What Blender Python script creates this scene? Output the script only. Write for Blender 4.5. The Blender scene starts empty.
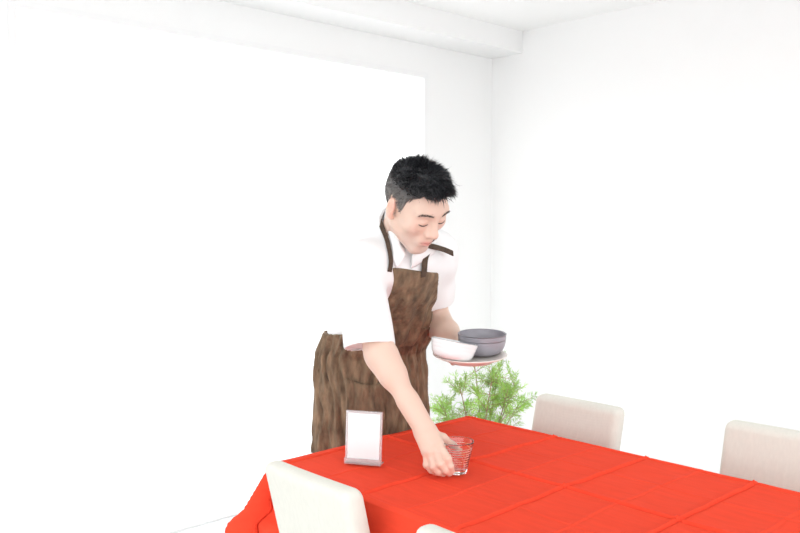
import bpy, bmesh, math, random
import numpy as np
from mathutils import Vector

# ------------------------------------------------------------------ camera
F = 812.0; EYE = 1.36; TABLE_Z = 0.71
HEAD_A = math.radians(46.85); PITCH = math.atan(42.5 / F)
scene = bpy.context.scene
COL = scene.collection
cam_data = bpy.data.cameras.new('camera')
cam = bpy.data.objects.new('camera', cam_data); COL.objects.link(cam)
cam.location = (0, 0, EYE)
cam.rotation_euler = (math.pi / 2 - PITCH, 0, HEAD_A - math.pi / 2)
cam_data.sensor_width = 36.0; cam_data.lens = F / 800 * 36.0
cam_data.clip_start = 0.02; cam_data.clip_end = 200
scene.camera = cam

# ------------------------------------------------------------------ sky, light, exposure
world = bpy.data.worlds.new('overcast_sky'); scene.world = world
world.use_nodes = True
wbg = world.node_tree.nodes['Background']
wnt = world.node_tree                      # bright overcast sky above pale sunlit ground
wtc = wnt.nodes.new('ShaderNodeTexCoord'); wsx = wnt.nodes.new('ShaderNodeSeparateXYZ'); wrp = wnt.nodes.new('ShaderNodeValToRGB')
wmr = wnt.nodes.new('ShaderNodeMapRange'); wmr.inputs[1].default_value = -.25; wmr.inputs[2].default_value = .25
wnt.links.new(wtc.outputs['Generated'], wsx.inputs[0]); wnt.links.new(wsx.outputs[2], wmr.inputs[0]); wnt.links.new(wmr.outputs[0], wrp.inputs[0])
wrp.color_ramp.elements[0].position = .3; wrp.color_ramp.elements[0].color = (.495, .50, .505, 1)
wrp.color_ramp.elements[1].position = .7; wrp.color_ramp.elements[1].color = (0.985, 0.997, 1.0, 1)
wnt.links.new(wrp.outputs[0], wbg.inputs[0])
wbg.inputs[1].default_value = 2.5
scene.view_settings.view_transform = 'Standard'
scene.view_settings.look = 'None'
scene.view_settings.gamma = 1.0
scene.view_settings.use_curve_mapping = False
scene.view_settings.exposure = 0.37

# ------------------------------------------------------------------ pixel helpers
fw = np.array([math.cos(HEAD_A) * math.cos(PITCH), math.sin(HEAD_A) * math.cos(PITCH), -math.sin(PITCH)])
rt = np.array([math.sin(HEAD_A), -math.cos(HEAD_A), 0.0]); up = np.cross(rt, fw)
CAM = np.array([0, 0, EYE])
def ray(x, y): return fw + rt * (x - 400) / F - up * (y - 266.5) / F
def P(x, y, d): return CAM + ray(x, y) * d
def on_z(x, y, z):
    r = ray(x, y); return CAM + r * (z - EYE) / r[2]

# ------------------------------------------------------------------ object helpers
WL = {}
def tag(o, label, cat, group=None, kind=None):
    if label: o['label'] = label
    if cat: o['category'] = cat
    if group: o['group'] = group
    if kind: o['kind'] = kind
    return o
def thing(name, loc, label, cat, group=None):
    o = bpy.data.objects.new(name, None); COL.objects.link(o)
    o.location = tuple(loc); o.empty_display_size = 0.05
    WL[o.name] = np.array(loc, float)
    return tag(o, label, cat, group)
def obj(name, verts, faces, mat, parent=None, loc=(0, 0, 0), smooth=True, cols=None):
    base = WL[parent.name] if parent else np.array(loc, float)
    v = np.asarray(verts, float) - base
    me = bpy.data.meshes.new(name)
    me.from_pydata(v.tolist(), [], [list(map(int, f)) for f in faces]); me.update()
    if smooth: me.polygons.foreach_set('use_smooth', [True] * len(me.polygons))
    if cols is not None:
        ca = me.color_attributes.new('Col', 'FLOAT_COLOR', 'POINT')
        c4 = np.ones((len(v), 4), np.float32); c4[:, :3] = cols
        ca.data.foreach_set('color', c4.ravel())
    if mat: me.materials.append(mat)
    o = bpy.data.objects.new(name, me); COL.objects.link(o)
    if parent: o.parent = parent
    else: o.location = tuple(base)
    WL[o.name] = base
    return o
def structure(o): o['kind'] = 'structure'; return o

class MB:
    def __init__(s): s.v = []; s.f = []
    def add(s, v, f):
        n = len(s.v); s.v += [tuple(map(float, q)) for q in v]; s.f += [tuple(i + n for i in g) for g in f]; return s
    def box(s, lo, hi):
        (a, b, c), (d, e, f) = lo, hi
        v = [(a,b,c),(d,b,c),(d,e,c),(a,e,c),(a,b,f),(d,b,f),(d,e,f),(a,e,f)]
        return s.add(v, [(3,2,1,0),(4,5,6,7),(0,1,5,4),(1,2,6,5),(2,3,7,6),(3,0,4,7)])
    def tube(s, pts, rad, n=8):
        pts = [np.array(p, float) for p in pts]
        if not hasattr(rad, '__len__'): rad = [rad] * len(pts)
        V = []; ref = np.array([0.31, 0.2, 0.93])
        for i, p in enumerate(pts):
            t = pts[min(i + 1, len(pts) - 1)] - pts[max(i - 1, 0)]; t = t / (np.linalg.norm(t) + 1e-9)
            if abs(t @ ref) > .95: ref = np.array([1., 0, 0])
            a = np.cross(t, ref); a /= np.linalg.norm(a); b = np.cross(t, a)
            V += [p + rad[i] * (math.cos(2 * math.pi * k / n) * a + math.sin(2 * math.pi * k / n) * b) for k in range(n)]
        Fc = []
        for i in range(len(pts) - 1):
            for k in range(n):
                Fc.append((i*n+k, i*n+(k+1)%n, (i+1)*n+(k+1)%n, (i+1)*n+k))
        Fc.append(tuple(range(n))[::-1]); Fc.append(tuple((len(pts)-1)*n+k for k in range(n)))
        return s.add(V, Fc)
    def obj(s, name, mat, parent=None, loc=(0,0,0), smooth=False):
        return obj(name, s.v, s.f, mat, parent, loc, smooth)

def lathe(profile, n=48, centre=(0,0,0), axes=None):
    """closed loop or open profile of (r,z); r==0 allowed at ends"""
    V = []; Fc = []; c = np.array(centre, float)
    ex, ey, ez = (np.eye(3) if axes is None else axes)
    rings = []
    for r, z in profile:
        if r < 1e-6:
            rings.append([len(V)] * n); V.append(c + ez * z)
        else:
            st = len(V); rings.append(list(range(st, st + n)))
            for k in range(n):
                a = 2 * math.pi * k / n
                V.append(c + ex * (r * math.cos(a)) + ey * (r * math.sin(a)) + ez * z)
    for i in range(len(rings) - 1):
        for k in range(n):
            q = [rings[i][k], rings[i][(k+1)%n], rings[i+1][(k+1)%n], rings[i+1][k]]
            u = []
            for w in q:
                if w not in u: u.append(w)
            if len(u) > 2: Fc.append(tuple(u))
    return V, Fc

# ------------------------------------------------------------------ signed distance modelling
def nrm(v): v = np.asarray(v, float); return v / np.linalg.norm(v)
def cap(p, a, b, ra, rb):
    a = np.asarray(a, np.float32); b = np.asarray(b, np.float32); ba = b - a
    pa = p - a; h = np.clip(pa @ ba / (ba @ ba), 0, 1)
    return np.linalg.norm(pa - h[:, None] * ba, axis=1) - (ra + (rb - ra) * h)
def ell(p, c, r, ax=None):
    q = p - np.asarray(c, np.float32)
    if ax is not None: q = q @ np.asarray(ax, np.float32).T
    r = np.asarray(r, np.float32); u = q / r
    k0 = np.linalg.norm(u, axis=1); k1 = np.linalg.norm(u / r, axis=1)
    return k0 * (k0 - 1) / np.maximum(k1, 1e-6)
def sph(p, c, r): return np.linalg.norm(p - np.asarray(c, np.float32), axis=1) - r
def rbox(p, c, hd, r, ax=None):
    q = p - np.asarray(c, np.float32)
    if ax is not None: q = q @ np.asarray(ax, np.float32).T
    q = np.abs(q) - (np.asarray(hd, np.float32) - r)
    return np.linalg.norm(np.maximum(q, 0), axis=1) + np.minimum(q.max(axis=1), 0) - r
def smin(a, b, k):
    h = np.maximum(k - np.abs(a - b), 0) / k
    return np.minimum(a, b) - h * h * k * .25
def smax(a, b, k): return -smin(-a, -b, k)
def sstep(x, a, b):
    t = np.clip((x - a) / (b - a), 0, 1); return t * t * (3 - 2 * t)

def sdf_mesh(f, lo, hi, h, B=8, lip=1.35):
    lo = np.array(lo, float); hi = np.array(hi, float)
    nb = np.ceil((hi - lo) / (h * B)).astype(int)
    g = np.stack(np.meshgrid(*[np.arange(n) for n in nb], indexing='ij'), -1).reshape(-1, 3)
    cen = (lo + (g + .5) * h * B).astype(np.float32)
    d = np.concatenate([f(cen[i:i+200000]) for i in range(0, len(cen), 200000)])
    g = g[np.abs(d) < h * B * .87 * lip + .012]
    ar = np.arange(B + 1)
    off = np.stack(np.meshgrid(ar, ar, ar, indexing='ij'), -1)
    S = int(nb.max() * B + 8)
    keys = []; pos = []; ex = [[], [], []]
    for i in range(0, len(g), 400):
        gb = g[i:i+400]
        idx = gb[:, None, None, None, :] * B + off[None]
        pts = (lo + idx * h).astype(np.float32)
        v = f(pts.reshape(-1, 3)).reshape(len(gb), B+1, B+1, B+1)
        v = np.where(np.abs(v) < 1e-9, 1e-9, v)
        s = v < 0
        c8 = np.stack([s[:, x:x+B, y:y+B, z:z+B] for x in (0,1) for y in (0,1) for z in (0,1)])
        cnt = c8.sum(0); act = (cnt > 0) & (cnt < 8)
        bi, cx, cy, cz = np.nonzero(act)
        base = gb[bi] * B + np.stack([cx, cy, cz], -1)
        vals = {}
        for x in (0,1):
            for y in (0,1):
                for z in (0,1): vals[(x,y,z)] = v[bi, cx+x, cy+y, cz+z]
        acc = np.zeros((len(bi), 3)); num = np.zeros(len(bi))
        for a in vals:
            for ax in range(3):
                if a[ax] == 0:
                    b = list(a); b[ax] = 1; b = tuple(b)
                    va, vb = vals[a], vals[b]; m = (va < 0) != (vb < 0)
                    t = np.where(m, va / np.where(m, va - vb, 1), 0)
                    q = np.tile(np.array(a, float), (len(bi), 1)); q[:, ax] = t
                    acc[m] += q[m]; num[m] += 1
        keys.append((base[:, 0] * S + base[:, 1]) * S + base[:, 2])
        pos.append(lo + (base + acc / num[:, None]) * h)
        v0 = vals[(0,0,0)]
        for ax, c in enumerate([(1,0,0),(0,1,0),(0,0,1)]):
            v1 = vals[c]; m = (v0 < 0) != (v1 < 0)
            ex[ax].append(np.concatenate([base[m], (v0[m] < 0)[:, None].astype(int)], 1))
    keys = np.concatenate(keys); pos = np.concatenate(pos)
    o = np.argsort(keys); keys = keys[o]; pos = pos[o]
    faces = []
    def look(b):
        k = (b[:, 0] * S + b[:, 1]) * S + b[:, 2]
        j = np.clip(np.searchsorted(keys, k), 0, len(keys) - 1)
        return j, keys[j] == k
    for ax in range(3):
        e = np.concatenate(ex[ax]); b = e[:, :3]; sg = e[:, 3]
        u, w = (ax + 1) % 3, (ax + 2) % 3
        du = np.zeros(3, int); du[u] = 1; dw = np.zeros(3, int); dw[w] = 1
        qs = [look(b), look(b - du), look(b - du - dw), look(b - dw)]
        ok = qs[0][1] & qs[1][1] & qs[2][1] & qs[3][1]
        Q = np.stack([q[0] for q in qs], 1)[ok]; sg = sg[ok]
        Q[sg == 0] = Q[sg == 0][:, ::-1]
        faces.append(Q)
    return pos, np.concatenate(faces)

# ------------------------------------------------------------------ materials
def mat(name, col, rough=.6, noise=None, bump=None, **kw):
    """noise=(scale, amount, stretch) varies the colour; bump=(scale, strength, distance)"""
    m = bpy.data.materials.new(name); m.use_nodes = True
    nt = m.node_tree; b = nt.nodes['Principled BSDF']
    b.inputs['Base Color'].default_value = (*col, 1); b.inputs['Roughness'].default_value = rough
    for k, v in kw.items(): b.inputs[k.replace('_', ' ')].default_value = v
    tc = nt.nodes.new('ShaderNodeTexCoord')
    def nz(scale, stretch=(1,1,1), detail=4):
        mp = nt.nodes.new('ShaderNodeMapping'); mp.inputs['Scale'].default_value = stretch
        nt.links.new(tc.outputs['Object'], mp.inputs[0])
        t = nt.nodes.new('ShaderNodeTexNoise'); t.inputs['Scale'].default_value = scale; t.inputs['Detail'].default_value = detail
        nt.links.new(mp.outputs[0], t.inputs[0]); return t
    if noise:
        t = nz(noise[0], noise[2] if len(noise) > 2 else (1,1,1))
        r = nt.nodes.new('ShaderNodeValToRGB')
        a = noise[1]
        r.color_ramp.elements[0].position = .3; r.color_ramp.elements[1].position = .7
        r.color_ramp.elements[0].color = (*[c * (1 - a) for c in col], 1)
        r.color_ramp.elements[1].color = (*[min(1, c * (1 + a)) for c in col], 1)
        nt.links.new(t.outputs[0], r.inputs[0]); nt.links.new(r.outputs[0], b.inputs['Base Color'])
    if bump:
        t = nz(bump[0], bump[3] if len(bump) > 3 else (1,1,1))
        bp = nt.nodes.new('ShaderNodeBump'); bp.inputs['Strength'].default_value = bump[1]; bp.inputs['Distance'].default_value = bump[2]
        nt.links.new(t.outputs[0], bp.inputs['Height']); nt.links.new(bp.outputs[0], b.inputs['Normal'])
    return m
def weave(m, scale, strength, dist):
    """add a woven thread relief (crossed waves) on top of a material"""
    nt = m.node_tree; b = nt.nodes['Principled BSDF']
    tc = nt.nodes.new('ShaderNodeTexCoord')
    prev = None
    for d in ('X', 'Y', 'Z'):
        w = nt.nodes.new('ShaderNodeTexWave'); w.bands_direction = d; w.inputs['Scale'].default_value = scale
        w.inputs['Distortion'].default_value = 1.5; w.inputs['Detail'].default_value = 2; w.inputs['Detail Scale'].default_value = .3
        nt.links.new(tc.outputs['Object'], w.inputs[0])
        if prev is None: prev = w.outputs[1]
        else:
            a = nt.nodes.new('ShaderNodeMath'); a.operation = 'ADD'
            nt.links.new(prev, a.inputs[0]); nt.links.new(w.outputs[1], a.inputs[1]); prev = a.outputs[0]
    bp = nt.nodes.new('ShaderNodeBump'); bp.inputs['Strength'].default_value = strength; bp.inputs['Distance'].default_value = dist
    nt.links.new(prev, bp.inputs['Height'])
    for l in list(nt.links):
        if l.to_socket == b.inputs['Normal']:
            nt.links.new(l.from_socket, bp.inputs['Normal'])
    nt.links.new(bp.outputs[0], b.inputs['Normal'])
    return m
def attr_mat(name, rough, **kw):
    m = mat(name, (1,1,1), rough, **kw); nt = m.node_tree
    a = nt.nodes.new('ShaderNodeVertexColor'); a.layer_name = 'Col'
    nt.links.new(a.outputs[0], nt.nodes['Principled BSDF'].inputs['Base Color'])
    return m

M_wall = mat('white_wall', (.90, .90, .895), .75, bump=(220, .05, .0005))
M_ceil = mat('white_ceiling', (.95, .95, .94), .8, bump=(160, .05, .0005))
M_floor = mat('pale_floor', (.61, .63, .635), .45, noise=(6, .04, (1, 12, 1)))
M_frame = mat('white_frame', (.88, .88, .88), .35)
M_red = weave(mat('red_linen', (.80, .066, .031), .85, noise=(60, .04, (1, .15, 1)), bump=(90, .08, .001)), 220, .18, .0008)
M_red.node_tree.nodes['Principled BSDF'].inputs['Specular IOR Level'].default_value = .08
M_wood = mat('table_wood', (.42, .25, .13), .45, noise=(8, .2, (1, 14, 14)))
M_lwood = mat('chair_wood', (.50, .34, .2), .5, noise=(10, .15, (14, 14, 1)))
M_chair = weave(mat('cream_upholstery', (.685, .675, .615), .85, noise=(130, .025, (1, 1, .3)), bump=(300, .1, .0006)), 150, .15, .0006)
M_shirt = mat('white_cotton', (.86, .86, .865), .8, bump=(35, .15, .004, (1, 1, .5)))
M_apron = weave(mat('brown_linen', (.190, .123, .074), .88, noise=(38, .5, (1, 1, .35)), bump=(60, 1.0, .012, (1, 1, .4))), 260, .2, .0008)  # stretched colour noise: linen tone plus painted highlights and shade of folds
M_strap = mat('dark_brown_linen', (.075, .048, .032), .9, noise=(80, .3), bump=(200, .3, .001))
M_trous = mat('black_trousers', (.012, .012, .014), .85, bump=(40, .3, .004))
M_shoe = mat('black_leather', (.015, .014, .013), .4)
M_sole = mat('rubber_sole', (.05, .05, .05), .8)
M_skin = attr_mat('skin', .48, bump=(260, .06, .0006))
M_skin.node_tree.nodes['Principled BSDF'].inputs['Subsurface Weight'].default_value = .12
M_skin.node_tree.nodes['Principled BSDF'].inputs['Subsurface Radius'].default_value = (.012, .005, .003)
M_skin.node_tree.nodes['Principled BSDF'].inputs['Subsurface Scale'].default_value = 1.0
M_hair = attr_mat('black_hair', .42)
M_brow = mat('dark_brow', (.06, .046, .04), .7)
M_mouth = mat('mouth_line', (.30, .10, .08), .6)
M_greybowl = mat('grey_glaze', (.29, .28, .315), .3, noise=(30, .05))
M_whitebowl = mat('white_glaze', (.85, .86, .87), .2)
M_plate = mat('cream_glaze', (.80, .735, .69), .3)
M_card = mat('white_card', (.88, .88, .88), .7)
M_bark = mat('plant_bark', (.48, .34, .23), .85, noise=(40, .3), bump=(60, .5, .003))
M_leaf = mat('plant_needle', (.43, .68, .16), .5, noise=(9, .45))
M_leaf.node_tree.nodes['Principled BSDF'].inputs['Subsurface Weight'].default_value = .0
M_pot = mat('white_pot', (.78, .77, .75), .5, bump=(60, .1, .002))
M_soil = mat('soil', (.07, .05, .035), .95, bump=(80, .8, .01))
M_glass = mat('clear_glass', (1, 1, 1), .02, Transmission_Weight=1.0, IOR=1.42)
M_acryl = mat('clear_acrylic', (.93, .91, .92), .12, Transmission_Weight=.75, IOR=1.2)
def pane_mat():
    m = bpy.data.materials.new('window_glass'); m.use_nodes = True; nt = m.node_tree
    nt.nodes.remove(nt.nodes['Principled BSDF'])
    o = nt.nodes['Material Output']; t = nt.nodes.new('ShaderNodeBsdfTransparent'); g = nt.nodes.new('ShaderNodeBsdfGlossy')
    g.inputs['Roughness'].default_value = .02
    x = nt.nodes.new('ShaderNodeMixShader')
    x.inputs[0].default_value = .03; nt.links.new(t.outputs[0], x.inputs[1]); nt.links.new(g.outputs[0], x.inputs[2])
    nt.links.new(x.outputs[0], o.inputs[0]); return m
M_pane = pane_mat()

# ------------------------------------------------------------------ room
WX, WY, CZ = 3.812, 3.249, 2.485            # corner of the room and ceiling height
X0, Y0 = -2.2, -2.2                          # the room goes on behind the camera
BEAM_Y, BEAM_Z = 3.019, 2.358
WIN_X0, WIN_X1, WIN_Z = 1.066, 3.229, 2.173
T = .12
structure(MB().box((X0, Y0, -.1), (WX + T, WY + T, 0)).obj('floor', M_floor, loc=(0, 0, 0)))
structure(MB().box((X0, Y0, CZ), (WX + T, WY + T, CZ + .1)).obj('ceiling', M_ceil))
wl = MB()
wl.box((X0, WY, 0), (WIN_X0 - .03, WY + .03, CZ)); wl.box((WIN_X1 + .03, WY, 0), (WX + T, WY + .03, CZ)); wl.box((WIN_X0 - .03, WY, WIN_Z + .03), (WIN_X1 + .03, WY + .03, CZ))
structure(wl.obj('wall_left', M_wall))
structure(MB().box((WX, Y0, 0), (WX + T, WY, CZ)).obj('wall_right', M_wall))
structure(MB().box((X0, BEAM_Y, BEAM_Z), (WX, WY, CZ)).obj('trim_1', M_wall))
win = structure(MB().box((WIN_X0 - .03, WY - .004, 0), (WIN_X0, WY + .03, WIN_Z)).box((WIN_X1, WY - .004, 0), (WIN_X1 + .03, WY + .03, WIN_Z))
    .box((WIN_X0 - .03, WY - .004, WIN_Z), (WIN_X1 + .03, WY + .03, WIN_Z + .03)).box((WIN_X0, WY - .002, 0), (WIN_X1, WY + .03, .010)).obj('window_1', M_frame))
MB().box((WIN_X0, WY + .004, .010), (WIN_X1, WY + .010, WIN_Z)).obj('pane', M_pane, win)

# ------------------------------------------------------------------ dining table and cloth
TX0, TX1, TY0, TY1 = 1.240, 2.046, 0.33, 1.842
tb = thing('dining_table', ((TX0 + TX1) / 2, (TY0 + TY1) / 2, 0), 'wooden dining table hidden under the red tablecloth', 'table')
MB().box((TX0 + .004, TY0 + .004, TABLE_Z - .045), (TX1 - .004, TY1 - .004, TABLE_Z - .012)).obj('table_top', M_wood, tb)
for sx in (TX0 + .05, TX1 - .12):
    for sy in (TY0 + .05, TY1 - .12):
        MB().box((sx, sy, 0), (sx + .07, sy + .07, TABLE_Z - .045)).obj('leg', M_wood, tb)

def make_cloth():
    OV = .232
    cx = [1.26, 1.45, 1.643, 1.83, 2.02]; cy = [1.802, 1.47, 1.16, .858, .55]
    cyh = [1.635, 1.315, 1.005, .70, .42]
    def coords(a, b, cr):
        s = set(np.round(np.arange(a - OV, b + OV + 1e-6, .011), 4))
        for c in cr:
            for k in range(-9, 10): s.add(round(c + k * .0019, 4))
        s |= {round(a, 4), round(b, 4)}
        for e in (a, b):
            for k in range(-5, 6): s.add(round(e + k * .0028, 4))
        s = sorted(x for x in s if a - OV - 1e-6 <= x <= b + OV + 1e-6)
        out = [s[0]]
        for x in s[1:]:
            if x - out[-1] > .0012: out.append(x)
        return np.array(out)
    U = coords(TX0, TX1, cx); V = coords(TY0, TY1, cy + cyh)
    uu, vv = np.meshgrid(U, V, indexing='ij')
    x = np.clip(uu, TX0, TX1); y = np.clip(vv, TY0, TY1)
    # fold creases left by the ironed packing folds
    z = np.full_like(uu, 0.0)
    def ridge(t, c, h, w, tent): return .62 * h * np.exp(-((t - c - .0030) / (w * .62)) ** 2) - .75 * h * np.exp(-((t - c + .0045) / (w * .7)) ** 2) + tent * np.exp(-np.abs(t - c) / .03) + .3 * h
    wob = .004 * np.sin(vv * 7.0) + .002 * np.sin(vv * 19)
    wob2 = .004 * np.sin(uu * 8 + 1) + .002 * np.sin(uu * 21)
    for c, h, s in zip(cx, (.001, .0012, .0065, .0012, .0045), (.0, .0005, .004, .0008, .001)):
        z = z + ridge(uu, c + wob * .6, h, .0045, s)
    for c, h in zip(cy, (.004, .0068, .0072, .0072, .006)):
        z = z + ridge(vv, c + wob2 * .6, h, .0045, .003)
    for c in cyh: z = z + ridge(vv, c + wob2, .0016, .007, .0022)
    z = z + .0010 * np.sin(uu * 31 + vv * 9) * np.sin(vv * 17 - uu * 6) + .0006 * np.sin(uu * 60 - vv * 37)
    ed0 = np.minimum(np.minimum(uu - TX0, TX1 - uu), np.minimum(vv - TY0, TY1 - vv))
    z = z - np.median(z[ed0 > .05])
    z = TABLE_Z + z * (0.1 + .9 * sstep(ed0, .0, .03))
    ed = np.minimum(np.minimum(uu - TX0, TX1 - uu), np.minimum(vv - TY0, TY1 - vv))
    z = z - .006 * (1 - sstep(ed, -.002, .012))
    dx = np.maximum(TX0 - uu, uu - TX1); dy = np.maximum(TY0 - vv, vv - TY1)
    ox = np.maximum(dx, 0); oy = np.maximum(dy, 0)
    r = np.sqrt(ox ** 2 + oy ** 2); sx = np.where(uu < TX0, -1, 1); sy = np.where(vv < TY0, -1, 1)
    phi = np.arctan2(oy, ox + 1e-9)
    corner = np.sin(2 * phi) * ((ox > 0) & (oy > 0))
    hang = r > 0
    # side hang with soft waves, corner ear that flares out along the diagonal
    along = np.where(ox > oy, vv, uu)
    g = .022 + .018 * np.sin(along * 13 + 1.0) + .47 * np.clip(corner, 0, 1) ** 2.2
    g = g - .24 * np.exp(-((phi - .30) / .22) ** 2) * ((ox > 0) & (oy > 0)) - .16 * np.exp(-np.maximum(TY1 - vv, 0) / .07) * (oy <= 0) * (ox > 0)
    g = np.clip(g, -.2, .8)
    rr = np.minimum(r, .205); tail = r - rr
    hor = np.where(g > 0, rr * g, np.maximum(rr - .05, 0) * g) + tail * .05
    ver = rr * np.sqrt(1 - g ** 2) + tail
    ux = np.where(r > 0, ox / np.maximum(r, 1e-6), 0) * sx; uy = np.where(r > 0, oy / np.maximum(r, 1e-6), 0) * sy
    x = x + ux * (hor + .003 * hang); y = y + uy * (hor + .003 * hang)
    z = z - ver
    # the front corner ear by the window folds over in a rounded pouch
    near = (uu < TX0) & (vv > TY1 - .135)
    lat = sstep(vv, TY1 - .135, TY1 - .04)
    bulge = .055 * sstep(ver, .125, .16) * lat * near * (1 - .6 * sstep(oy, .02, .16))
    x = x - bulge; z = z + .012 * sstep(ver, .11, .14) * lat * near * 0
    # cloth sags inward in the hollow beside each corner ear
    n = len(V)
    verts = np.stack([x, y, z], -1).reshape(-1, 3)
    i, j = np.meshgrid(np.arange(len(U) - 1), np.arange(n - 1), indexing='ij')
    a = (i * n + j).ravel()
    faces = np.stack([a, a + n, a + n + 1, a + 1], 1)
    return verts, faces
cv, cf = make_cloth()
cloth = obj('tablecloth', cv, cf, M_red, loc=((TX0 + TX1) / 2, (TY0 + TY1) / 2, TABLE_Z))
sol = cloth.modifiers.new('thickness', 'SOLIDIFY'); sol.thickness = .0016; sol.offset = -1
tag(cloth, 'bright red linen tablecloth with ironed fold creases over the dining table', 'tablecloth')

# ------------------------------------------------------------------ chairs
def make_chair(name, loc, rz, label):
    W = .166
    c = thing(name, (0, 0, 0), label, 'chair', 'cream upholstered chairs around the table')
    def back(p):
        z = p[:, 2]; q = p.copy()
        q[:, 0] = p[:, 0] + .24 * (z - .42) + .012 - .12 * (p[:, 1] ** 2)
        return rbox(q, (0, 0, .580), (.030, W, .193), .024)
    v, f = sdf_mesh(back, (-.14, -.22, .36), (.08, .22, .82), .006)
    obj('backrest', v, f, M_chair, c)
    def seat(p):
        q = p.copy(); q[:, 2] = p[:, 2] - .010 * (1 - (p[:, 1] / W) ** 2)
        return rbox(q, (.215, 0, .405), (.205, W, .045), .028)
    v, f = sdf_mesh(seat, (-.03, -.22, .33), (.46, .22, .50), .008)
    obj('seat', v, f, M_chair, c)
    for sx, sy in ((.37, 1), (.37, -1), (.0, 1), (.0, -1)):
        yy = sy * (W - .03); xt = sx + .01
        mb = MB(); t = .019; b = .014; dx = .02 if sx > .1 else -.05
        v = [(xt-t, yy-t, .37), (xt+t, yy-t, .37), (xt+t, yy+t, .37), (xt-t, yy+t, .37)] + [(xt+dx-b, yy-b, 0), (xt+dx+b, yy-b, 0), (xt+dx+b, yy+b, 0), (xt+dx-b, yy+b, 0)]
        mb.add(v, [(0,1,2,3),(7,6,5,4),(0,4,5,1),(1,5,6,2),(2,6,7,3),(3,7,4,0)])
        mb.obj('leg', M_lwood, c)
    c.location = loc; c.rotation_euler = (0, 0, rz)
    return c
def copy_thing(src, loc, rz, label):
    r = src.copy(); COL.objects.link(r); r.location = loc; r.rotation_euler = (0, 0, rz); r['label'] = label
    for ch in src.children:
        k = ch.copy(); COL.objects.link(k); k.parent = r
    return r
CH1 = make_chair('dining_chair', (1.226, 1.518, 0), 0, 'cream upholstered chair nearest the clear card stand, its back to the viewer')
copy_thing(CH1, (1.198, .955, 0), 0, 'cream upholstered chair at the bottom edge, only its top rail showing')
copy_thing(CH1, (2.180, 1.548, 0), math.pi, 'cream upholstered chair behind the table beside the green plant')
copy_thing(CH1, (2.285, .925, 0), math.pi, 'cream upholstered chair behind the table at the far right, cut by the picture edge')

# ------------------------------------------------------------------ person
PEL = P(372, 352, 2.74); PEL[1] += .02
WAI = P(381, 318, 2.67); CHE = P(394, 272, 2.53); NEC = P(401, 234, 2.44)
SHR = P(360, 267, 2.36); ELR = P(379.5, 352, 2.22); WRR = P(425, 430, 2.13)
SHL = P(435, 256, 2.59); ELL = P(435, 322, 2.70); WRL = P(461, 343, 2.52)
SLE = P(371, 349, 2.225)
HD = P(416.4, 204.6, 2.303)
yaw, pit, rol = math.radians(44.4), math.radians(37.8), math.radians(11)
tw = -fw
hf = rt * math.sin(yaw) * math.cos(pit) - up * math.sin(pit) + tw * math.cos(yaw) * math.cos(pit)
hu = rt * math.sin(yaw) * math.sin(pit) + up * math.cos(pit) + tw * math.cos(yaw) * math.sin(pit)
hx = -np.cross(hf, hu)
hx, hu = math.cos(rol) * hx + math.sin(rol) * hu, math.cos(rol) * hu - math.sin(rol) * hx
HAX = np.stack([hx, hf, hu]).astype(np.float32)          # rows: his left, forward, up
def H2W(q): return HD + np.asarray(q, float) @ HAX
def W2H(p): return (p - HD.astype(np.float32)) @ HAX.T
cu = nrm(NEC - WAI); cl = SHL - SHR; cl = nrm(cl - cu * (cl @ cu)); cfw = np.cross(cu, cl) * -1
if cfw[1] > 0: cfw = -cfw
CAX = np.stack([cl, cfw, cu]).astype(np.float32)
FOOT = np.array([PEL[0], PEL[1], 0.0])

def torso(p):
    d = ell(p, PEL + [0, 0, -.01], (.160, .112, .125))
    d = smin(d, ell(p, WAI, (.152, .108, .15), CAX), .08)
    d = smin(d, ell(p, CHE, (.158, .115, .17), CAX), .08)
    d = smin(d, cap(p, SHR + cu * .005, SHL + cu * .005, .052, .052), .07)
    d = smin(d, cap(p, CHE + cu * .09, NEC + cu * .0, .075, .055), .05)
    return d
HIPR = PEL + [-.09, 0, -.07]; HIPL = PEL + [.09, .0, -.07]
KNR = HIPR + [-.02, -.01, -.39]; KNL = HIPL + [.02, .03, -.39]
ANR = np.array([KNR[0] - .01, KNR[1] + .05, .09]); ANL = np.array([KNL[0] + .01, KNL[1] + .05, .09])
def legs(p, o=0):
    d = None
    for h, k, a in ((HIPR, KNR, ANR), (HIPL, KNL, ANL)):
        e = smin(cap(p, h, k, .082 + o, .055 + o), cap(p, k, a, .053 + o, .036 + o * 1.4), .03)
        e = smin(e, cap(p, k + [0, .02, -.08], k + [0, .02, -.16], .048 + o, .044 + o), .04)
        d = e if d is None else smin(d, e, .03)
    return d
def feet(p):
    d = None
    for a in (ANR, ANL):
        e = smin(cap(p, a, a + [0, .02, -.045], .036, .034), cap(p, a + [0, .02, -.055], a + [0, -.15, -.06], .03, .022), .04)
        d = e if d is None else np.minimum(d, e)
    return d

GL = np.array([1.533, 1.418, TABLE_Z + .004])     # glass base centre
GD = 2.114
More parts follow.
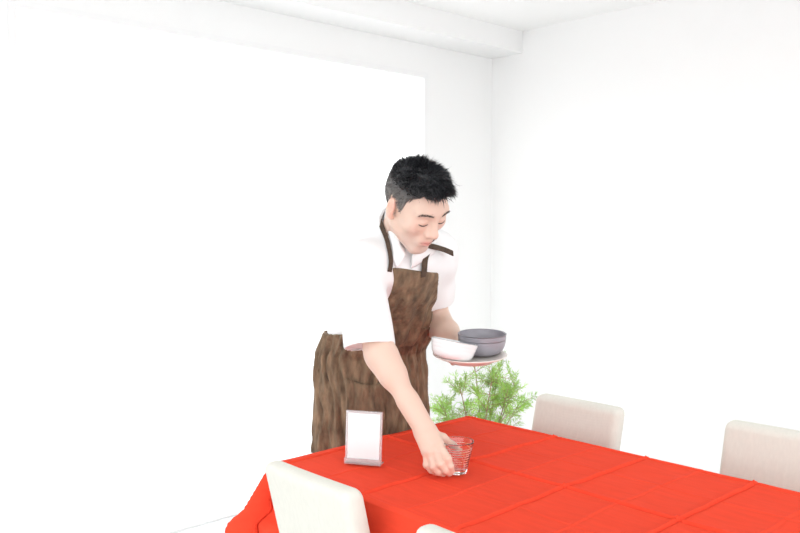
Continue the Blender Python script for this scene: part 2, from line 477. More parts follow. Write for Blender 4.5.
# finger chains of the right hand: pixel x, y, and depth in front of the glass axis
def J(x, y, w): return P(x, y, GD - w)
FR = [  # MCP, PIP, DIP, TIP, radii
    [J(440.5, 446.5, .020), J(447.5, 458.5, .046), J(450.5, 466.5, .047), J(452.0, 471.5, .040)],
    [J(435.0, 449.5, .028), J(440.5, 464.0, .048), J(445.5, 470.5, .046), J(449.5, 473.5, .037)],
    [J(430.0, 451.5, .028), J(433.0, 466.5, .042), J(438.5, 472.0, .040), J(443.5, 474.0, .031)],
    [J(426.0, 451.5, .020), J(426.5, 465.0, .030), J(431.0, 470.5, .029), J(436.0, 473.0, .022)],
]
FRR = [.0098, .0100, .0094, .0082]
THR = [J(431.0, 434.5, -.018), J(442.5, 438.5, -.028), J(452.5, 445.5, -.043), J(460.5, 452.0, -.045)]
def hand_r(p):
    d = cap(p, WRR, WRR * .6 + FR[1][0] * .4, .024, .020)
    for i, ch in enumerate(FR):
        m = cap(p, WRR * .82 + ch[0] * .18 + (ch[0] - FR[1][0]) * .45, ch[0], .0165, .0125)
        d = smin(d, m, .014)
    d = smin(d, cap(p, WRR * .8 + THR[0] * .2, THR[0], .017, .016), .014)
    d = smin(d, cap(p, THR[0], THR[1], .0165, .0125), .010)
    d = smin(d, cap(p, FR[0][0] * .6 + WRR * .4, THR[1], .010, .009), .014)     # web of the thumb
    t = smin(cap(p, THR[1], THR[2], .0122, .0108), cap(p, THR[2], THR[3], .0108, .0085), .004)
    d = smin(d, t, .006)
    fg = None
    for ch, r in zip(FR, FRR):
        e = smin(cap(p, ch[0], ch[1], r * 1.12, r * 1.0), cap(p, ch[1], ch[2], r * 1.0, r * .92), .004)
        e = smin(e, cap(p, ch[2], ch[3], r * .92, r * .80), .004)
        e = smin(e, sph(p, ch[1], r * 1.06), .004)
        e = smin(e, sph(p, ch[0], r * 1.20), .006)
        fg = e if fg is None else smin(fg, e, .0018)
    return smin(d, fg, .005)
# plate held in the left hand
PLC = P(470, 358.5, 2.36)
pe = nrm(PLC - WRL); pe = nrm(np.array([pe[0], pe[1], 0])); ps = np.array([-pe[1], pe[0], 0])
FL = []
for i, k in enumerate((-1.5, -.5, .5, 1.5)):
    m = PLC - pe * (.125 - .008 * abs(k)) + ps * (k * .021) + [0, 0, -.016]
    FL.append([m, m + pe * .034 + ps * (k * .004) + [0, 0, -.005], m + pe * .054 + ps * (k * .006) + [0, 0, -.005], m + pe * .070 + ps * (k * .007) + [0, 0, -.004]])
sgn = 1 if (ps @ np.array([-1, 0, 0])) > 0 else -1
THL = [WRL + pe * .03 + ps * sgn * -.025, PLC - pe * .124 + ps * sgn * -.035 + [0, 0, .020], PLC - pe * .106 + ps * sgn * -.036 + [0, 0, .025]]
def hand_l(p):
    d = cap(p, WRL, WRL * .5 + FL[1][0] * .5, .025, .018)
    for ch in FL:
        d = smin(d, cap(p, WRL * .8 + ch[0] * .2, ch[0], .016, .011), .014)
        e = smin(cap(p, ch[0], ch[1], .0098, .0090), cap(p, ch[1], ch[2], .009, .0085), .004)
        e = smin(e, cap(p, ch[2], ch[3], .0085, .0072), .004)
        d = smin(d, e, .004)
    d = smin(d, cap(p, WRL, THL[0], .018, .014), .012); d = smin(d, cap(p, THL[0], THL[1], .0125, .0105), .006)
    return smin(d, cap(p, THL[1], THL[2], .0105, .0085), .004)
def arms(p):
    d = smin(cap(p, SHR, ELR, .050, .038), cap(p, ELR, WRR, .035, .0225), .03)
    fm = ELR * .72 + WRR * .28
    d = smin(d, cap(p, ELR * .9 + WRR * .1, fm, .037, .0355), .03)
    d = smin(d, cap(p, ELR * .35 + WRR * .65, WRR, .0265, .0235), .02)
    e = smin(cap(p, SHL, ELL, .050, .041), cap(p, ELL, WRL, .040, .0255), .03)
    e = smin(e, cap(p, ELL * .85 + WRL * .15, ELL * .55 + WRL * .45, .041, .036), .03)
    return np.minimum(d, e)
def head(p):
    q = W2H(p)
    d = ell(q, (0, -.010, .031), (.076, .096, .082))
    d = smin(d, ell(q, (0, .022, -.030), (.062, .064, .084)), .03)
    m = np.abs(q[:, 0]); s = np.stack([m, q[:, 1], q[:, 2]], 1)        # mirrored
    d = smin(d, cap(s, (.049, -.002, -.058), (.014, .058, -.102), .020, .018), .025)
    d = smin(d, cap(s, (0, .064, -.104), (.010, .062, -.104), .018, .016), .02)
    d = smin(d, cap(s, (.006, .080, .022), (.044, .066, .024), .012, .012), .02)    # brow
    d = smin(d, sph(s, (.046, .052, -.022), .024), .025)                              # cheek
    d = smax(d, -ell(s, (.033, .098, .000), (.022, .018, .013)), .014)               # eye socket
    d = smin(d, ell(s, (.032, .0715, -.002), (.0165, .0145, .0125)), .006)           # lid
    d = smin(d, cap(q, (0, .084, .010), (0, .105, -.030), .0085, .0105), .012)        # nose
    d = smin(d, sph(q, (0, .1055, -.033), .0105), .006)
    d = smin(d, sph(s, (.0125, .0945, -.038), .0085), .006)
    d = smin(d, cap(s, (.006, .090, -.022), (.012, .086, -.032), .008, .008), .006)
    d = smax(d, -sph(s, (.0065, .1005, -.0475), .0036), .004)
    d = smin(d, ell(q, (0, .076, -.066), (.030, .018, .026)), .012)                  # muzzle
    d = smin(d, cap(s, (0, .0925, -.0635), (.021, .082, -.068), .0052, .0025), .005)  # upper lip
    d = smin(d, cap(s, (0, .0905, -.0745), (.018, .082, -.071), .0064, .003), .005)   # lower lip
    d = smax(d, -cap(s, (0, .0985, -.0690), (.024, .0855, -.0695), .0020, .0012), .003)
    d = smax(d, -ell(q, (0, .093, -.0875), (.014, .007, .005)), .008)
    ear = ell(s, (.079, -.014, -.008), (.011, .020, .032), np.array([[.94, -.34, 0], [.34, .94, 0], [0, 0, 1]]))
    ear = smax(ear, -ell(s, (.0925, -.010, -.001), (.011, .0115, .020)), .003)
    ear = smin(ear, sph(s, (.0765, -.002, -.034), .008), .006)
    d = smin(d, ear, .005)
    return d
NK0 = H2W((0, -.030, -.055))
HANDC_R = np.mean([WRR] + [c[1] for c in FR], 0); HANDC_L = np.mean([WRL] + [c[1] for c in FL], 0)
def group(p, c, R, f):
    d = np.linalg.norm(p - np.asarray(c, np.float32), axis=1) - R
    m = d < .05; out = d + .03
    if m.any(): out[m] = f(p[m])
    return out
def body(p):
    d = np.full(len(p), 9., np.float32)
    z = p[:, 2]
    m = z > .69
    if m.any():
        q = p[m]
        t = smin(torso(q), arms(q), .02)
        t = smin(t, cap(q, NEC - cu * .03, NK0, .057, .055), .03)
        h = group(q, HD, .17, head)
        t = smin(t, h, .022)
        t = smin(t, group(q, HANDC_R, .13, hand_r), .010)
        t = smin(t, group(q, HANDC_L, .14, hand_l), .010)
        d[m] = t
    m = z < .95
    if m.any():
        q = p[m]; t = np.minimum(legs(q), feet(q)) if True else 0
        d[m] = smin(d[m], t, .03)
    return d
bv, bf = sdf_mesh(body, (1.22, 1.25, -.01), (2.16, 2.28, 1.62), .0029)
# skin tone: lips, warm cheeks and ears, shaved beard shadow
bc = np.tile(np.array([.71, .51, .415]), (len(bv), 1))
hq = (bv - HD) @ HAX.T.astype(float); hm = np.abs(hq[:, 0])
def mixc(mask, c): bc[:] = bc * (1 - mask[:, None]) + np.array(c) * mask[:, None]
inh = (np.linalg.norm(hq, axis=1) < .16).astype(float)
lipm = np.exp(-((hq[:, 2] + .0690) / .0085) ** 4 - (hm / .021) ** 4) * (hq[:, 1] > .072) * inh
stub = sstep(-hq[:, 2], .05, .075) * sstep(hq[:, 1], .0, .05) * inh
mixc(stub * .30, (.50, .43, .39))
mixc(np.exp(-((hm - .045) / .02) ** 2 - ((hq[:, 2] + .025) / .02) ** 2) * (hq[:, 1] > .03) * .15 * inh, (.80, .42, .33))
mixc(np.exp(-(hm / .016) ** 2 - ((hq[:, 2] + .035) / .014) ** 2) * (hq[:, 1] > .085) * .30 * inh, (.80, .42, .33))
mixc(sstep(hm, .072, .080) * inh * .45 * (hq[:, 2] < .03), (.80, .42, .32))
mixc(lipm * .75, (.66, .27, .24))
for ch in FR + [THR]:
    for k in (1, 2):
        if k < len(ch): mixc(np.exp(-(np.linalg.norm(bv - ch[k], axis=1) / .010) ** 2) * .22, (.78, .42, .32))
    mixc(np.exp(-(np.linalg.norm(bv - ch[-1], axis=1) / .010) ** 2) * .3, (.80, .40, .32))

person = thing('person', FOOT, 'person in white shirt and brown apron setting a glass on the table', 'person')
obj('body', bv, bf, M_skin, person, cols=bc)

# white short-sleeved shirt
def cut_plane(p, c, n): return (p - np.asarray(c, np.float32)) @ np.asarray(n, np.float32)
def fold(p, s):
    return .5 * np.sin(p[:, 0] * 47 * s + p[:, 2] * 23 * s + 2 * np.sin(p[:, 1] * 18)) + .5 * np.sin(p[:, 2] * 61 * s - p[:, 1] * 35 * s + 1.7 * np.sin(p[:, 0] * 21))
def sleeve(p, s, e, r0, r1, t, flat=0):
    ax = nrm(nrm(e - s) + np.array([0, 0, -flat])); end = s + (e - s) * t
    o = cap(p, s + np.array([0, 0, .006]), end + ax * .05, r0, r1)
    o = smax(o, cut_plane(p, end, ax), .004)
    i = cap(p, s, end + ax * .06, r0 - .012, r1 - .005)
    i = np.maximum(i, -cut_plane(p, end - ax * .010, ax))
    return smax(o, -i, .003)
def shirt(p):
    d = torso(p) - .014
    d = smin(d, sleeve(p, SHR, SLE, .064, .073, .97, .8), .035)
    d = smin(d, sleeve(p, SHL, ELL, .066, .066, .66), .035)
    d = d - .0022 * fold(p, 1.0) * sstep(p[:, 2], .9, 1.15)
    d = np.maximum(d, .985 - p[:, 2])
    nk = cap(p, NEC - cu * .02, NK0, .060, .058)
    nax = nrm(NK0 - NEC)
    d = smax(d, -np.maximum(nk, -cut_plane(p, NEC + nax * .02, nax)), .004)
    return d
sv, sf = sdf_mesh(shirt, (1.30, 1.50, .88), (2.14, 2.26, 1.46), .0044)
shirt_o = obj('shirt', sv, sf, M_shirt, person)

# folded collar: a flaring band round the neck, open at the throat
nax = nrm(NK0 - NEC); nf = cfw - nax * (cfw @ nax); nf = nrm(nf); nl = nrm(np.cross(nf, nax)); nl = nl if nl @ cl > 0 else -nl
def collar():
    V = []; Fc = []; n = 56; rows = 7
    for i in range(n + 1):
        a = math.radians(-158 + 316 * i / n)            # 0 = back of the neck
        fr = (abs(a) / math.radians(158))
        dirv = -nf * math.cos(a) + nl * math.sin(a)
        tip = sstep(np.array([fr]), .62, .98)[0]
        top = .060 - .030 * fr ** 2
        drop = .046 + .030 * tip
        rim = .0660 + .006 * fr
        prof = [(rim - .003, top - .03), (rim, top - .003), (rim + .003, top), (rim + .007, top - .006), (rim + .014, top - drop * .4), (rim + .024 + .006 * tip, top - drop * .75), (rim + .033 + .010 * tip, top - drop)]
        for r, h in prof: V.append(NEC + nax * (h + .004) + dirv * r)
    for i in range(n):
        for k in range(rows - 1):
            Fc.append((i*rows+k, (i+1)*rows+k, (i+1)*rows+k+1, i*rows+k+1))
    return V, Fc
v, f = collar()
co = obj('collar', v, f, M_shirt, person)
sm = co.modifiers.new('thickness', 'SOLIDIFY'); sm.thickness = .0025; sm.offset = 0

# brown linen apron: bib over the chest, wrap skirt round the hips
SKC = np.array([PEL[0], PEL[1], 0]) + nrm(rt * [1, 1, 0]) * .010
def skirt_outer(p, o=0):
    z = p[:, 2]; t = np.clip((1.02 - z) / .42, 0, 1)
    cx = SKC[0] + (WAI[0] - PEL[0]) * np.clip((z - .93) / .12, 0, 1)
    cy = SKC[1] + (WAI[1] - PEL[1]) * np.clip((z - .93) / .12, 0, 1)
    qx = p[:, 0] - cx; qy = p[:, 1] - cy
    th = np.arctan2(qy, qx)
    rx = .194 + .012 * t; ry = .164 + .012 * t
    wx_ = 1.6 * np.sin(z * 11 + 3 * th) + .9 * np.sin(z * 27 - 5 * th)
    wv = .006 * t * np.sin(7 * th + .8 * np.sin(z * 9)) + .0042 * np.sin(23 * th + wx_) * (.5 + .5 * t) + .0030 * np.sin(39 * th + 1.7 * wx_ + z * 20)
    wv = wv + .0028 * np.sin(z * 48 + 9 * th + 2.2 * np.sin(th * 11)) * np.sin(th * 6 + z * 7)
    k = np.sqrt((qx / rx) ** 2 + (qy / ry) ** 2)
    return (k - 1) * .165 * .85 - wv * 1.05 - o
def apron_skirt(p):
    d = skirt_outer(p)
    d = smax(d, -skirt_outer(p, -.011), .002)
    d = np.maximum(d, np.maximum(p[:, 2] - 1.005 - .10 * np.maximum(0, SKC[1] - p[:, 1]), .60 - p[:, 2]))
    # open strip down the back
    qx = p[:, 0] - SKC[0]; qy = p[:, 1] - SKC[1]
    return np.maximum(d, np.where(qy > 0, .03 - np.abs(qx - .09), -1))
v, f = sdf_mesh(apron_skirt, (1.5, 1.78, .56), (2.1, 2.34, 1.10), .0045)
apron = obj('apron', v, f, M_apron, person)
apron['label'] = 'brown linen apron skirt wrapped round the hips'
def bib(p):
    q = (p - CHE.astype(np.float32)) @ CAX.T
    w = .084 + .064 * sstep(-q[:, 2], -.06, .15)
    d = smin(torso(p) - .0225, ell(p, WAI + cfw * .02, (.155, .118, .15), CAX), .05)
    d = d - .0050 * np.sin(q[:, 0] * 95 + 2 * np.sin(q[:, 2] * 16)) * sstep(-q[:, 2], -.06, .10) - .003 * fold(p, 1.2)
    m = np.maximum(np.abs(q[:, 0] + .022) - w, -q[:, 1] + .02)
    m = np.maximum(m, q[:, 2] - .098 + q[:, 0] ** 2 * 1.0 + .42 * q[:, 0])
    d = smax(d, m, .003)
    return np.maximum(d, .97 - p[:, 2])
v, f = sdf_mesh(bib, (1.40, 1.55, .92), (2.05, 2.20, 1.36), .0044)
obj('bib', v, f, M_apron, apron)

def project(fn, p, off):
    p = np.array(p, np.float32)[None]
    for _ in range(25):
        d = fn(p)[0] - off; e = 2e-3
        g = np.array([(fn(p + np.eye(3, dtype=np.float32)[k] * e)[0] - fn(p - np.eye(3, dtype=np.float32)[k] * e)[0]) for k in range(3)])
        g = g / (np.linalg.norm(g) + 1e-9); p = p - (g * d * .8).astype(np.float32)
    return p[0].astype(float), g
def ribbon(pts, width, name, parent, m, thick=.003, fn=None, off=.004, sub=6, normals=None):
    """a flat strap through the points; lies on the surface of fn if given"""
    pts = [np.array(q, float) for q in pts]; path = []
    for i in range(len(pts) - 1):                        # Catmull-Rom
        p0, p1, p2, p3 = pts[max(i-1, 0)], pts[i], pts[i+1], pts[min(i+2, len(pts)-1)]
        for k in range(sub):
            t = k / sub
            path.append(.5 * (2*p1 + (p2-p0)*t + (2*p0-5*p1+4*p2-p3)*t*t + (3*p1-p0-3*p2+p3)*t**3))
    path.append(pts[-1]); N = []
    for i, q in enumerate(path):
        if fn is not None:
            q2, g = project(fn, q, off); path[i] = q2; N.append(g)
        else: N.append(nrm(normals))
    V = []; Fc = []
    for i, q in enumerate(path):
        t = nrm(path[min(i+1, len(path)-1)] - path[max(i-1, 0)]); b = nrm(np.cross(t, N[i])); n = np.cross(b, t)
        for s, u in ((-1, -1), (1, -1), (1, 1), (-1, 1)): V.append(q + b * width * .5 * s + n * thick * .5 * u)
    for i in range(len(path) - 1):
        for k in range(4): Fc.append((i*4+k, i*4+(k+1)%4, i*4+4+(k+1)%4, i*4+4+k))
    Fc += [(3, 2, 1, 0), tuple(len(V) - 4 + k for k in range(4))]
    return obj(name, V, Fc, m, parent, smooth=False)
def C2W(a, b, c): return CHE + a * cl + b * cfw + c * cu
shell = lambda p: torso(p) - .014
ribbon([P(396, 275, 2.30), P(392.5, 260, 2.32), P(388, 244, 2.34), P(383.5, 229, 2.38), P(384, 220, 2.44), P(392, 217, 2.53)], .013, 'strap', apron, M_strap, fn=shell, off=.008)
ribbon([P(432, 283, 2.37), P(429.5, 268, 2.37), P(428, 256, 2.38), P(424, 244, 2.43), P(412, 232, 2.52)], .020, 'strap', apron, M_strap, fn=shell, off=.010)
ribbon([P(428, 245.5, 2.38), P(437, 247.5, 2.40), P(445, 250, 2.43), P(453, 253.5, 2.46)], .017, 'strap_end', apron, M_strap, normals=nrm(up * .4 + tw))

# shirt collar wings folded down over the chest, one each side of the throat
def wing(inner, outer, name):
    n = 12; rows = 6; V = []
    def samp(pl, t):
        x = t * (len(pl) - 1); i = min(int(x), len(pl) - 2); return np.array(pl[i]) * (1 - x + i) + np.array(pl[i + 1]) * (x - i)
    for i in range(n + 1):
        a, b = samp(inner, i / n), samp(outer, i / n)
        for k in range(rows + 1):
            u = k / rows; q = P(*(a * (1 - u) + b * u))
            V.append(project(shell, q, .004 + .014 * (1 - u) ** 1.5 + .004 * math.sin(math.pi * u))[0])
    m = rows + 1
    Fc = [(i*m+k, (i+1)*m+k, (i+1)*m+k+1, i*m+k+1) for i in range(n) for k in range(rows)]
    o = obj(name, V, Fc, M_shirt, shirt_o); md = o.modifiers.new('thickness', 'SOLIDIFY'); md.thickness = .003; md.offset = 0
wing([(390, 213, 2.42), (394, 229, 2.36), (403, 243, 2.31), (415, 254, 2.29)], [(386, 222, 2.40), (390.5, 240, 2.35), (397, 258, 2.31), (410, 273, 2.285)], 'collar_wing')
wing([(434, 239, 2.42), (429, 248, 2.36), (420, 256, 2.31)], [(441, 250, 2.42), (435, 262, 2.36), (424, 274, 2.31)], 'collar_wing')

# trousers and shoes
def trousers(p):
    d = smin(legs(p, .010), ell(p, PEL + [0, 0, -.02], (.160, .112, .12)), .04)
    return np.maximum(d, np.maximum(p[:, 2] - .98, .075 - p[:, 2]))
v, f = sdf_mesh(trousers, (1.5, 1.8, .04), (2.12, 2.32, 1.02), .008)
obj('trousers', v, f, M_trous, person)
for a in (ANR, ANL):
    def shoe(p, a=a):
        d = smin(cap(p, a + [0, .02, -.03], a + [0, .02, -.05], .044, .042), cap(p, a + [0, .01, -.045], a + [0, -.155, -.053], .043, .036), .04)
        return np.maximum(d, np.maximum(.012 - p[:, 2], p[:, 2] - .105))
    v, f = sdf_mesh(shoe, a + [-.07, -.24, -.10], a + [.07, .11, .05], .005)
    so = obj('shoe', v, f, M_shoe, person)
    def sole(p, a=a):
        q = p.copy(); q[:, 2] = 0
        c0 = a * [1, 1, 0] + [0, .01, 0]; c1 = a * [1, 1, 0] + [0, -.155, 0]
        return np.maximum(cap(q, c0, c1, .045, .039), np.maximum(-p[:, 2] + .001, p[:, 2] - .014))
    v, f = sdf_mesh(sole, a + [-.07, -.24, -.095], a + [.07, .11, -.06], .004)
    obj('sole', v, f, M_sole, so)

# apron pocket and waist tie
def skirt_pt(px, py, off):
    """point of the apron skirt seen at this pixel"""
    r = ray(px, py); t = 2.3
    for _ in range(80):
        d = skirt_outer((CAM + r * t)[None].astype(np.float32))[0]
        t += d * .6
    return CAM + r * t - nrm(r) * off
rows = []
for j in range(9):
    yy = j / 8
    rows.append([skirt_pt(346 + 37 * (i / 12) + 2 * yy, 378 + 44 * yy + 5 * (i / 12) * (1 - yy) - 3 * i / 12 * yy + 4 * math.sin(math.pi * i / 12) * (1 - yy), .009 - .002 * math.sin(math.pi * i / 12) * 0) for i in range(13)])
V = [q for r in rows for q in r]; Fc = [(j*13+i, j*13+i+1, (j+1)*13+i+1, (j+1)*13+i) for j in range(8) for i in range(12)]
pk = obj('pocket', V, Fc, M_apron, apron)
s_ = pk.modifiers.new('thickness', 'SOLIDIFY'); s_.thickness = .006; s_.offset = 0

# hair: a cap of short hair plus thousands of strands
HL_Y = [-.13, -.075, -.045, -.034, .000, .010, .022, .030, .050, .075, .12]
HL_Z = [-.070, -.062, -.030, .024, .026, .004, -.002, .036, .066, .074, .076]
def hair_cap(p):
    q = W2H(p)
    top = sstep(q[:, 2], .03, .10)
    d = ell(q, (0, -.010, .030), (.078, .099, .084)) - .002 - .008 * top - .0025 * np.sin(q[:, 0] * 210 + q[:, 2] * 90) * np.sin(q[:, 1] * 190) * top
    line = np.interp(q[:, 1] , HL_Y, HL_Z) - .10 * np.maximum(0, .03 - np.abs(q[:, 0])) * (q[:, 1] > .05)
    line = line + .005 * np.sin(q[:, 0] * 260) * (q[:, 1] > .03)
    return smax(d, (line - q[:, 2]) * .8, .004)
v, f = sdf_mesh(hair_cap, HD - .17, HD + .19, .0032)
qh = (v - HD) @ HAX.T.astype(float)
side = (1 - sstep(qh[:, 2], .025, .075))
hc = np.array([.027, .028, .031]) * (1 - side[:, None]) + np.array([.20, .175, .16]) * side[:, None]
hair = obj('hair', v, f, M_hair, person, cols=hc)
rng = np.random.default_rng(5)
V = []; Fc = []; Cc = []
cnt = 0
while cnt < 9000:
    n = nrm(rng.normal(size=3))
    c0 = np.array([0, -.010, .030]); q = c0 + n * np.array([.079, .100, .086])
    line = np.interp(q[1], HL_Y, HL_Z) - .10 * max(0, .03 - abs(q[0])) * (q[1] > .05)
    if q[2] < line + .001: continue
    top = float(sstep(np.array([q[2]]), .035, .095)[0])
    if top < .3 and rng.random() < .35: continue
    cnt += 1
    nn = nrm(n / np.array([.079, .100, .088]))
    L = .007 + (.020 + .014 * (q[1] > .03)) * top * (0.6 + .7 * rng.random())
    clump = np.array([math.sin(q[1] * 70 + q[0] * 40), .0, math.cos(q[0] * 80 - q[1] * 30)])
    flow = nn * (.35 + .20 * top) + np.array([-.10, .55, .15]) * (.35 + .45 * top) + clump * .35 * top + rng.normal(size=3) * .22
    if top < .35: flow = nn * .30 + np.array([0, -.35, -.75]) + rng.normal(size=3) * .2
    flow = nrm(flow)
    droop = np.array([0, .25, -.55]) * (q[1] > .02) * top
    p0 = q + nn * .002; p1 = p0 + flow * L * .55; p2 = p1 + nrm(flow + droop) * L * .45
    w = .0007 + .0006 * rng.random()
    b = nrm(np.cross(flow, rng.normal(size=3))) * w
    k = len(V)
    V += [H2W(p0 - b), H2W(p0 + b), H2W(p1 - b * .8), H2W(p1 + b * .8), H2W(p2)]
    Fc += [(k, k+1, k+3, k+2), (k+2, k+3, k+4)]
    sh = .7 + .9 * rng.random()
    cc = np.array([.028, .029, .033]) * sh * top + np.array([.14, .13, .125]) * sh * (1 - top)
    Cc += [cc] * 5
st = obj('hair_strands', V, Fc, M_hair, hair, cols=np.array(Cc)); st['kind'] = 'stuff'

# eyebrows and lashes lie on the face
def face_pt(x, z, off):
    p = np.array([x, .16, z])
    for _ in range(60):
        d = head((H2W(p))[None].astype(np.float32))[0]; p[1] -= (d - off) * .7
    return p
for s in (-1, 1):
    V = []; Fc = []
    for k in range(170):
        t = rng.random(); x = s * (.014 + .040 * t); z = .0235 + .007 * math.sin(t * 2.3) - .006 * t + rng.normal() * .0017
        q = face_pt(x, z, .0004); d = nrm(np.array([s * .8, -.1, .35 - .6 * t])) * (.005 + .003 * rng.random())
        b = np.array([0, 0, 1]) * .0005; i = len(V)
        V += [H2W(q - b), H2W(q + b), H2W(q + d + [0, .0005, 0])]; Fc.append((i, i+1, i+2))
    obj('eyebrow', V, Fc, M_brow, person)
    pts = [H2W(face_pt(s * (.0165 + .031 * t), -.0075 - .0040 * math.sin(math.pi * t) + .0015 * t, .0004)) for t in np.linspace(0, 1, 9)]
    MB().tube(pts, [.0004, .0012, .0016, .0018, .0019, .0019, .0018, .0015, .0006], 6).obj('eyelashes', M_brow, person, smooth=True)
pts = [H2W(face_pt(x, -.0692 - 9 * x * x * .4, .0003)) for x in np.linspace(-.021, .021, 11)]
MB().tube(pts, [.0004, .0008, .0010, .0011, .0011, .0011, .0011, .0011, .0010, .0008, .0004], 6).obj('mouth', M_mouth, person, smooth=True)

# ------------------------------------------------------------------ drinking glass
rings = []
Hh, R0, R1 = .084, .0255, .0435
outer = [(R0 - .004, 0), (R0 - .001, .001), (R0, .004)]
for k in range(1, 61):
    z = .004 + (Hh - .006) * k / 60
    r = R0 + (R1 - R0) * (k / 60)
    if .18 < k / 60 < .86: r += .0007 * math.sin(2 * math.pi * k / 60 * 12)
    outer.append((r, z))
prof = [(0, 0)] + outer + [(R1 - .0006, Hh), (R1 - .0022, Hh)]
inner = [(R1 - .003 + (R0 - R1) * (1 - t), .012 + (Hh - .013) * t) for t in np.linspace(1, 0, 24)]
prof += inner + [(R0 - .008, .0105), (0, .010)]
v, f = lathe(prof, 64, GL)
g = obj('drinking_glass', v, f, M_glass, loc=GL)
tag(g, 'clear ribbed glass tumbler held in the hand on the red cloth', 'glass')

# ------------------------------------------------------------------ card stand
sL = on_z(344.5, 463, TABLE_Z + .005); sR = on_z(380.5, 466, TABLE_Z + .005)
sd = nrm(sR - sL); sw = np.linalg.norm(sR - sL); sn = np.array([sd[1], -sd[0], 0])
if sn @ tw < 0: sn = -sn
SC = (sL + sR) / 2
stand = thing('card_stand', SC, 'small clear acrylic stand holding a blank white card on the red cloth', 'card stand')
def sbox(x0, x1, y0, y1, z0, z1, lean=.10):
    V = []
    for x, y, z in ((x0,y0,z0),(x1,y0,z0),(x1,y1,z0),(x0,y1,z0),(x0,y0,z1),(x1,y0,z1),(x1,y1,z1),(x0,y1,z1)):
        V.append(SC + sd * x + sn * (y - lean * z) + np.array([0, 0, z]))
    return MB().add(V, [(3,2,1,0),(4,5,6,7),(0,1,5,4),(1,2,6,5),(2,3,7,6),(3,0,4,7)])
hw = sw / 2; SH = .140
sbox(-hw, hw, -.030, .004, 0, .003, 0).add(sbox(-hw, hw, .001, .004, .003, .016, 0).v, [(3,2,1,0),(4,5,6,7),(0,1,5,4),(1,2,6,5),(2,3,7,6),(3,0,4,7)]).obj('base', M_acryl, stand)
for y in (-.0035, -.0085):
    sbox(-hw, hw, y - .0018, y, .003, SH).obj('acrylic_sheet', M_acryl, stand)
sbox(-hw + .006, hw - .006, -.0049, -.0040, .014, SH - .006).obj('card', M_card, stand)

# ------------------------------------------------------------------ plate and bowls
tilt = math.radians(3.5)
tz = nrm(np.array([0, 0, 1]) + tw * math.tan(tilt) * np.array([1, 1, 0])); tx = nrm(rt - tz * (rt @ tz)); ty = np.cross(tz, tx); PAX = (tx, ty, tz)
def PL(a, b, c): return PLC + tx * a + ty * b + tz * c
R = .108
v, f = lathe([(0, -.004), (.055, -.004), (.060, -.008), (.066, -.008), (.070, -.002), (.092, .004), (R - .001, .0115), (R, .0135), (R - .002, .0145), (.090, .0085), (.068, .003), (0, .002)], 64, PLC, PAX)
pl = obj('plate', v, f, M_plate, loc=PLC)
tag(pl, 'wide cream plate held level under the bowls', 'plate')
def bowl(c, R, Hb, m, label, group_, axes=PAX, ribs=0, foot=.034):
    o = [(0, .0), (foot - .004, .0), (foot, .001)]
    n = 22
    for k in range(1, n + 1):
        t = k / n; a = t * math.pi / 2
        r = foot + (R - foot) * (math.sin(a) ** .75); z = Hb * (1 - math.cos(a)) ** .9 * .96 + .002
        r += ribs * math.sin(t * 2 * math.pi * 4)
        o.append((r, z))
    o += [(R, Hb), (R - .0012, Hb + .001), (R - .0028, Hb)]
    for k in range(n - 1, -1, -1):
        t = k / n; a = t * math.pi / 2
        o.append(((foot + (R - foot) * (math.sin(a) ** .75)) - .0036 if k else foot * .6, Hb * (1 - math.cos(a)) ** .9 * .96 + .0055))
    o.append((0, .005))
    v, f = lathe(o, 56, c, axes)
    b = obj('bowl', v, f, m, loc=c); tag(b, label, 'bowl', group_); return b
gc = PL(.038, .036, .004)
bowl(gc, .070, .048, M_greybowl, 'grey bowl under another grey bowl on the plate', 'bowls carried on the plate')
bowl(gc + tz * .015, .0715, .048, M_greybowl, 'grey bowl topmost of its pair on the plate', 'bowls carried on the plate')
wc = PL(-.058, -.052, .009)
wz = nrm(tz + tx * math.tan(math.radians(11)) + ty * math.tan(math.radians(9))); wx = nrm(tx - wz * (tx @ wz)); WAX = (wx, np.cross(wz, wx), wz)
bowl(wc, .062, .032, M_whitebowl, 'white bowl lowest of the white stack on the plate', 'bowls carried on the plate', WAX)
bowl(wc + wz * .010, .0645, .032, M_whitebowl, 'white bowl in the middle of the white stack on the plate', 'bowls carried on the plate', WAX)
bowl(wc + wz * .020, .067, .032, M_whitebowl, 'white bowl topmost of the white stack on the plate', 'bowls carried on the plate', WAX)

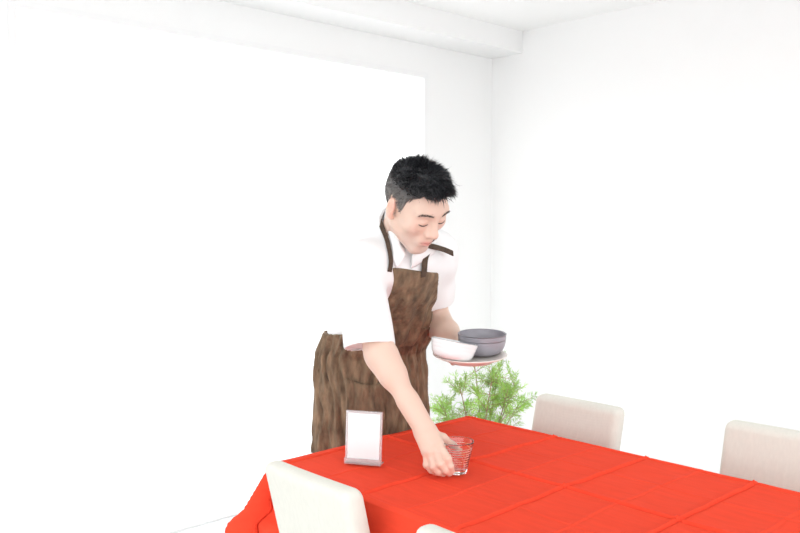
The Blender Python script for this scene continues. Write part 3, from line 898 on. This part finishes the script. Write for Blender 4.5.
# ------------------------------------------------------------------ potted plant behind the table
PD = 3.25
pb = P(482, 400, PD); PB = np.array([pb[0], pb[1], 0])
plant = thing('potted_plant', PB, 'bushy green plant with fine needle leaves and thin stems behind the table', 'plant')
v, f = lathe([(0, 0), (.10, 0), (.105, .005), (.125, .20), (.128, .235), (.122, .238), (.115, .20), (0, .20)], 40, PB)
obj('pot', v, f, M_pot, plant)
v, f = lathe([(0, .222), (.06, .222), (.1165, .216)], 32, PB); obj('soil', v, f, M_soil, plant)
random.seed(4); rng = np.random.default_rng(11)
r2 = np.array([rt[0], rt[1], 0]); r2 = nrm(r2); t2 = nrm(np.array([tw[0], tw[1], 0]))
LV = []; LF = []; BR = MB()
def spray(o, d, L):
    """a feathery shoot: a thin axis with side shoots full of needles"""
    d = nrm(d); side = nrm(np.cross(d, rng.normal(size=3)))
    BR.tube([o, o + d * L * .5, o + d * L], [.0016, .0012, .0005], 4)
    for k in range(9):
        t = .15 + .85 * k / 8; q = o + d * L * t
        for s in (-1, 1):
            dd = nrm(d * .75 + side * s * .8 + rng.normal(size=3) * .25); l2 = L * .45 * (1.1 - .6 * t)
            for m in range(5):
                p0 = q + dd * l2 * m / 5
                nd = nrm(dd + rng.normal(size=3) * .55 + np.array([0, 0, .2])); nl_ = .011 + .010 * rng.random()
                b = nrm(np.cross(nd, rng.normal(size=3))) * .0012
                i = len(LV); LV.extend([p0 - b, p0 + b, p0 + nd * nl_ * .6 + b * .8, p0 + nd * nl_]); LF.append((i, i+1, i+2, i+3))
stems = [(-.17, .0, .62), (-.10, .05, .72), (-.03, -.04, .80), (.04, .05, .77), (.08, -.05, .77), (.14, .02, .71), (.17, -.03, .64), (-.14, -.06, .60), (.10, .07, .70)]
for a, b, zt in stems:
    o = PB + np.array([rng.normal() * .02, rng.normal() * .02, .21]); e = PB + r2 * a * .92 + t2 * b + np.array([0, 0, zt])
    mid = (o + e) / 2 - r2 * a * .22 + np.array([0, 0, .02]); pts = [(1-t)**2 * o + 2*t*(1-t) * mid + t*t * e for t in np.linspace(0, 1, 9)]
    MB().tube(pts, [.0065 - .0052 * k / 8 for k in range(9)], 7).obj('stem', M_bark, plant, smooth=True)
    for k in range(20):
        t = .42 + .58 * rng.random(); q = (1-t)**2 * o + 2*t*(1-t) * mid + t*t * e
        ax = nrm(e - mid); az = rng.normal(size=3); dd = nrm(ax * .55 + nrm(az) * .8 + np.array([0, 0, .05]))
        spray(q, dd, .055 + .045 * rng.random())
    spray(e - nrm(e - mid) * .03, e - mid, .05)
BR.obj('twigs', M_bark, plant)['kind'] = 'stuff'
obj('needles', LV, LF, M_leaf, plant, smooth=False)['kind'] = 'stuff'
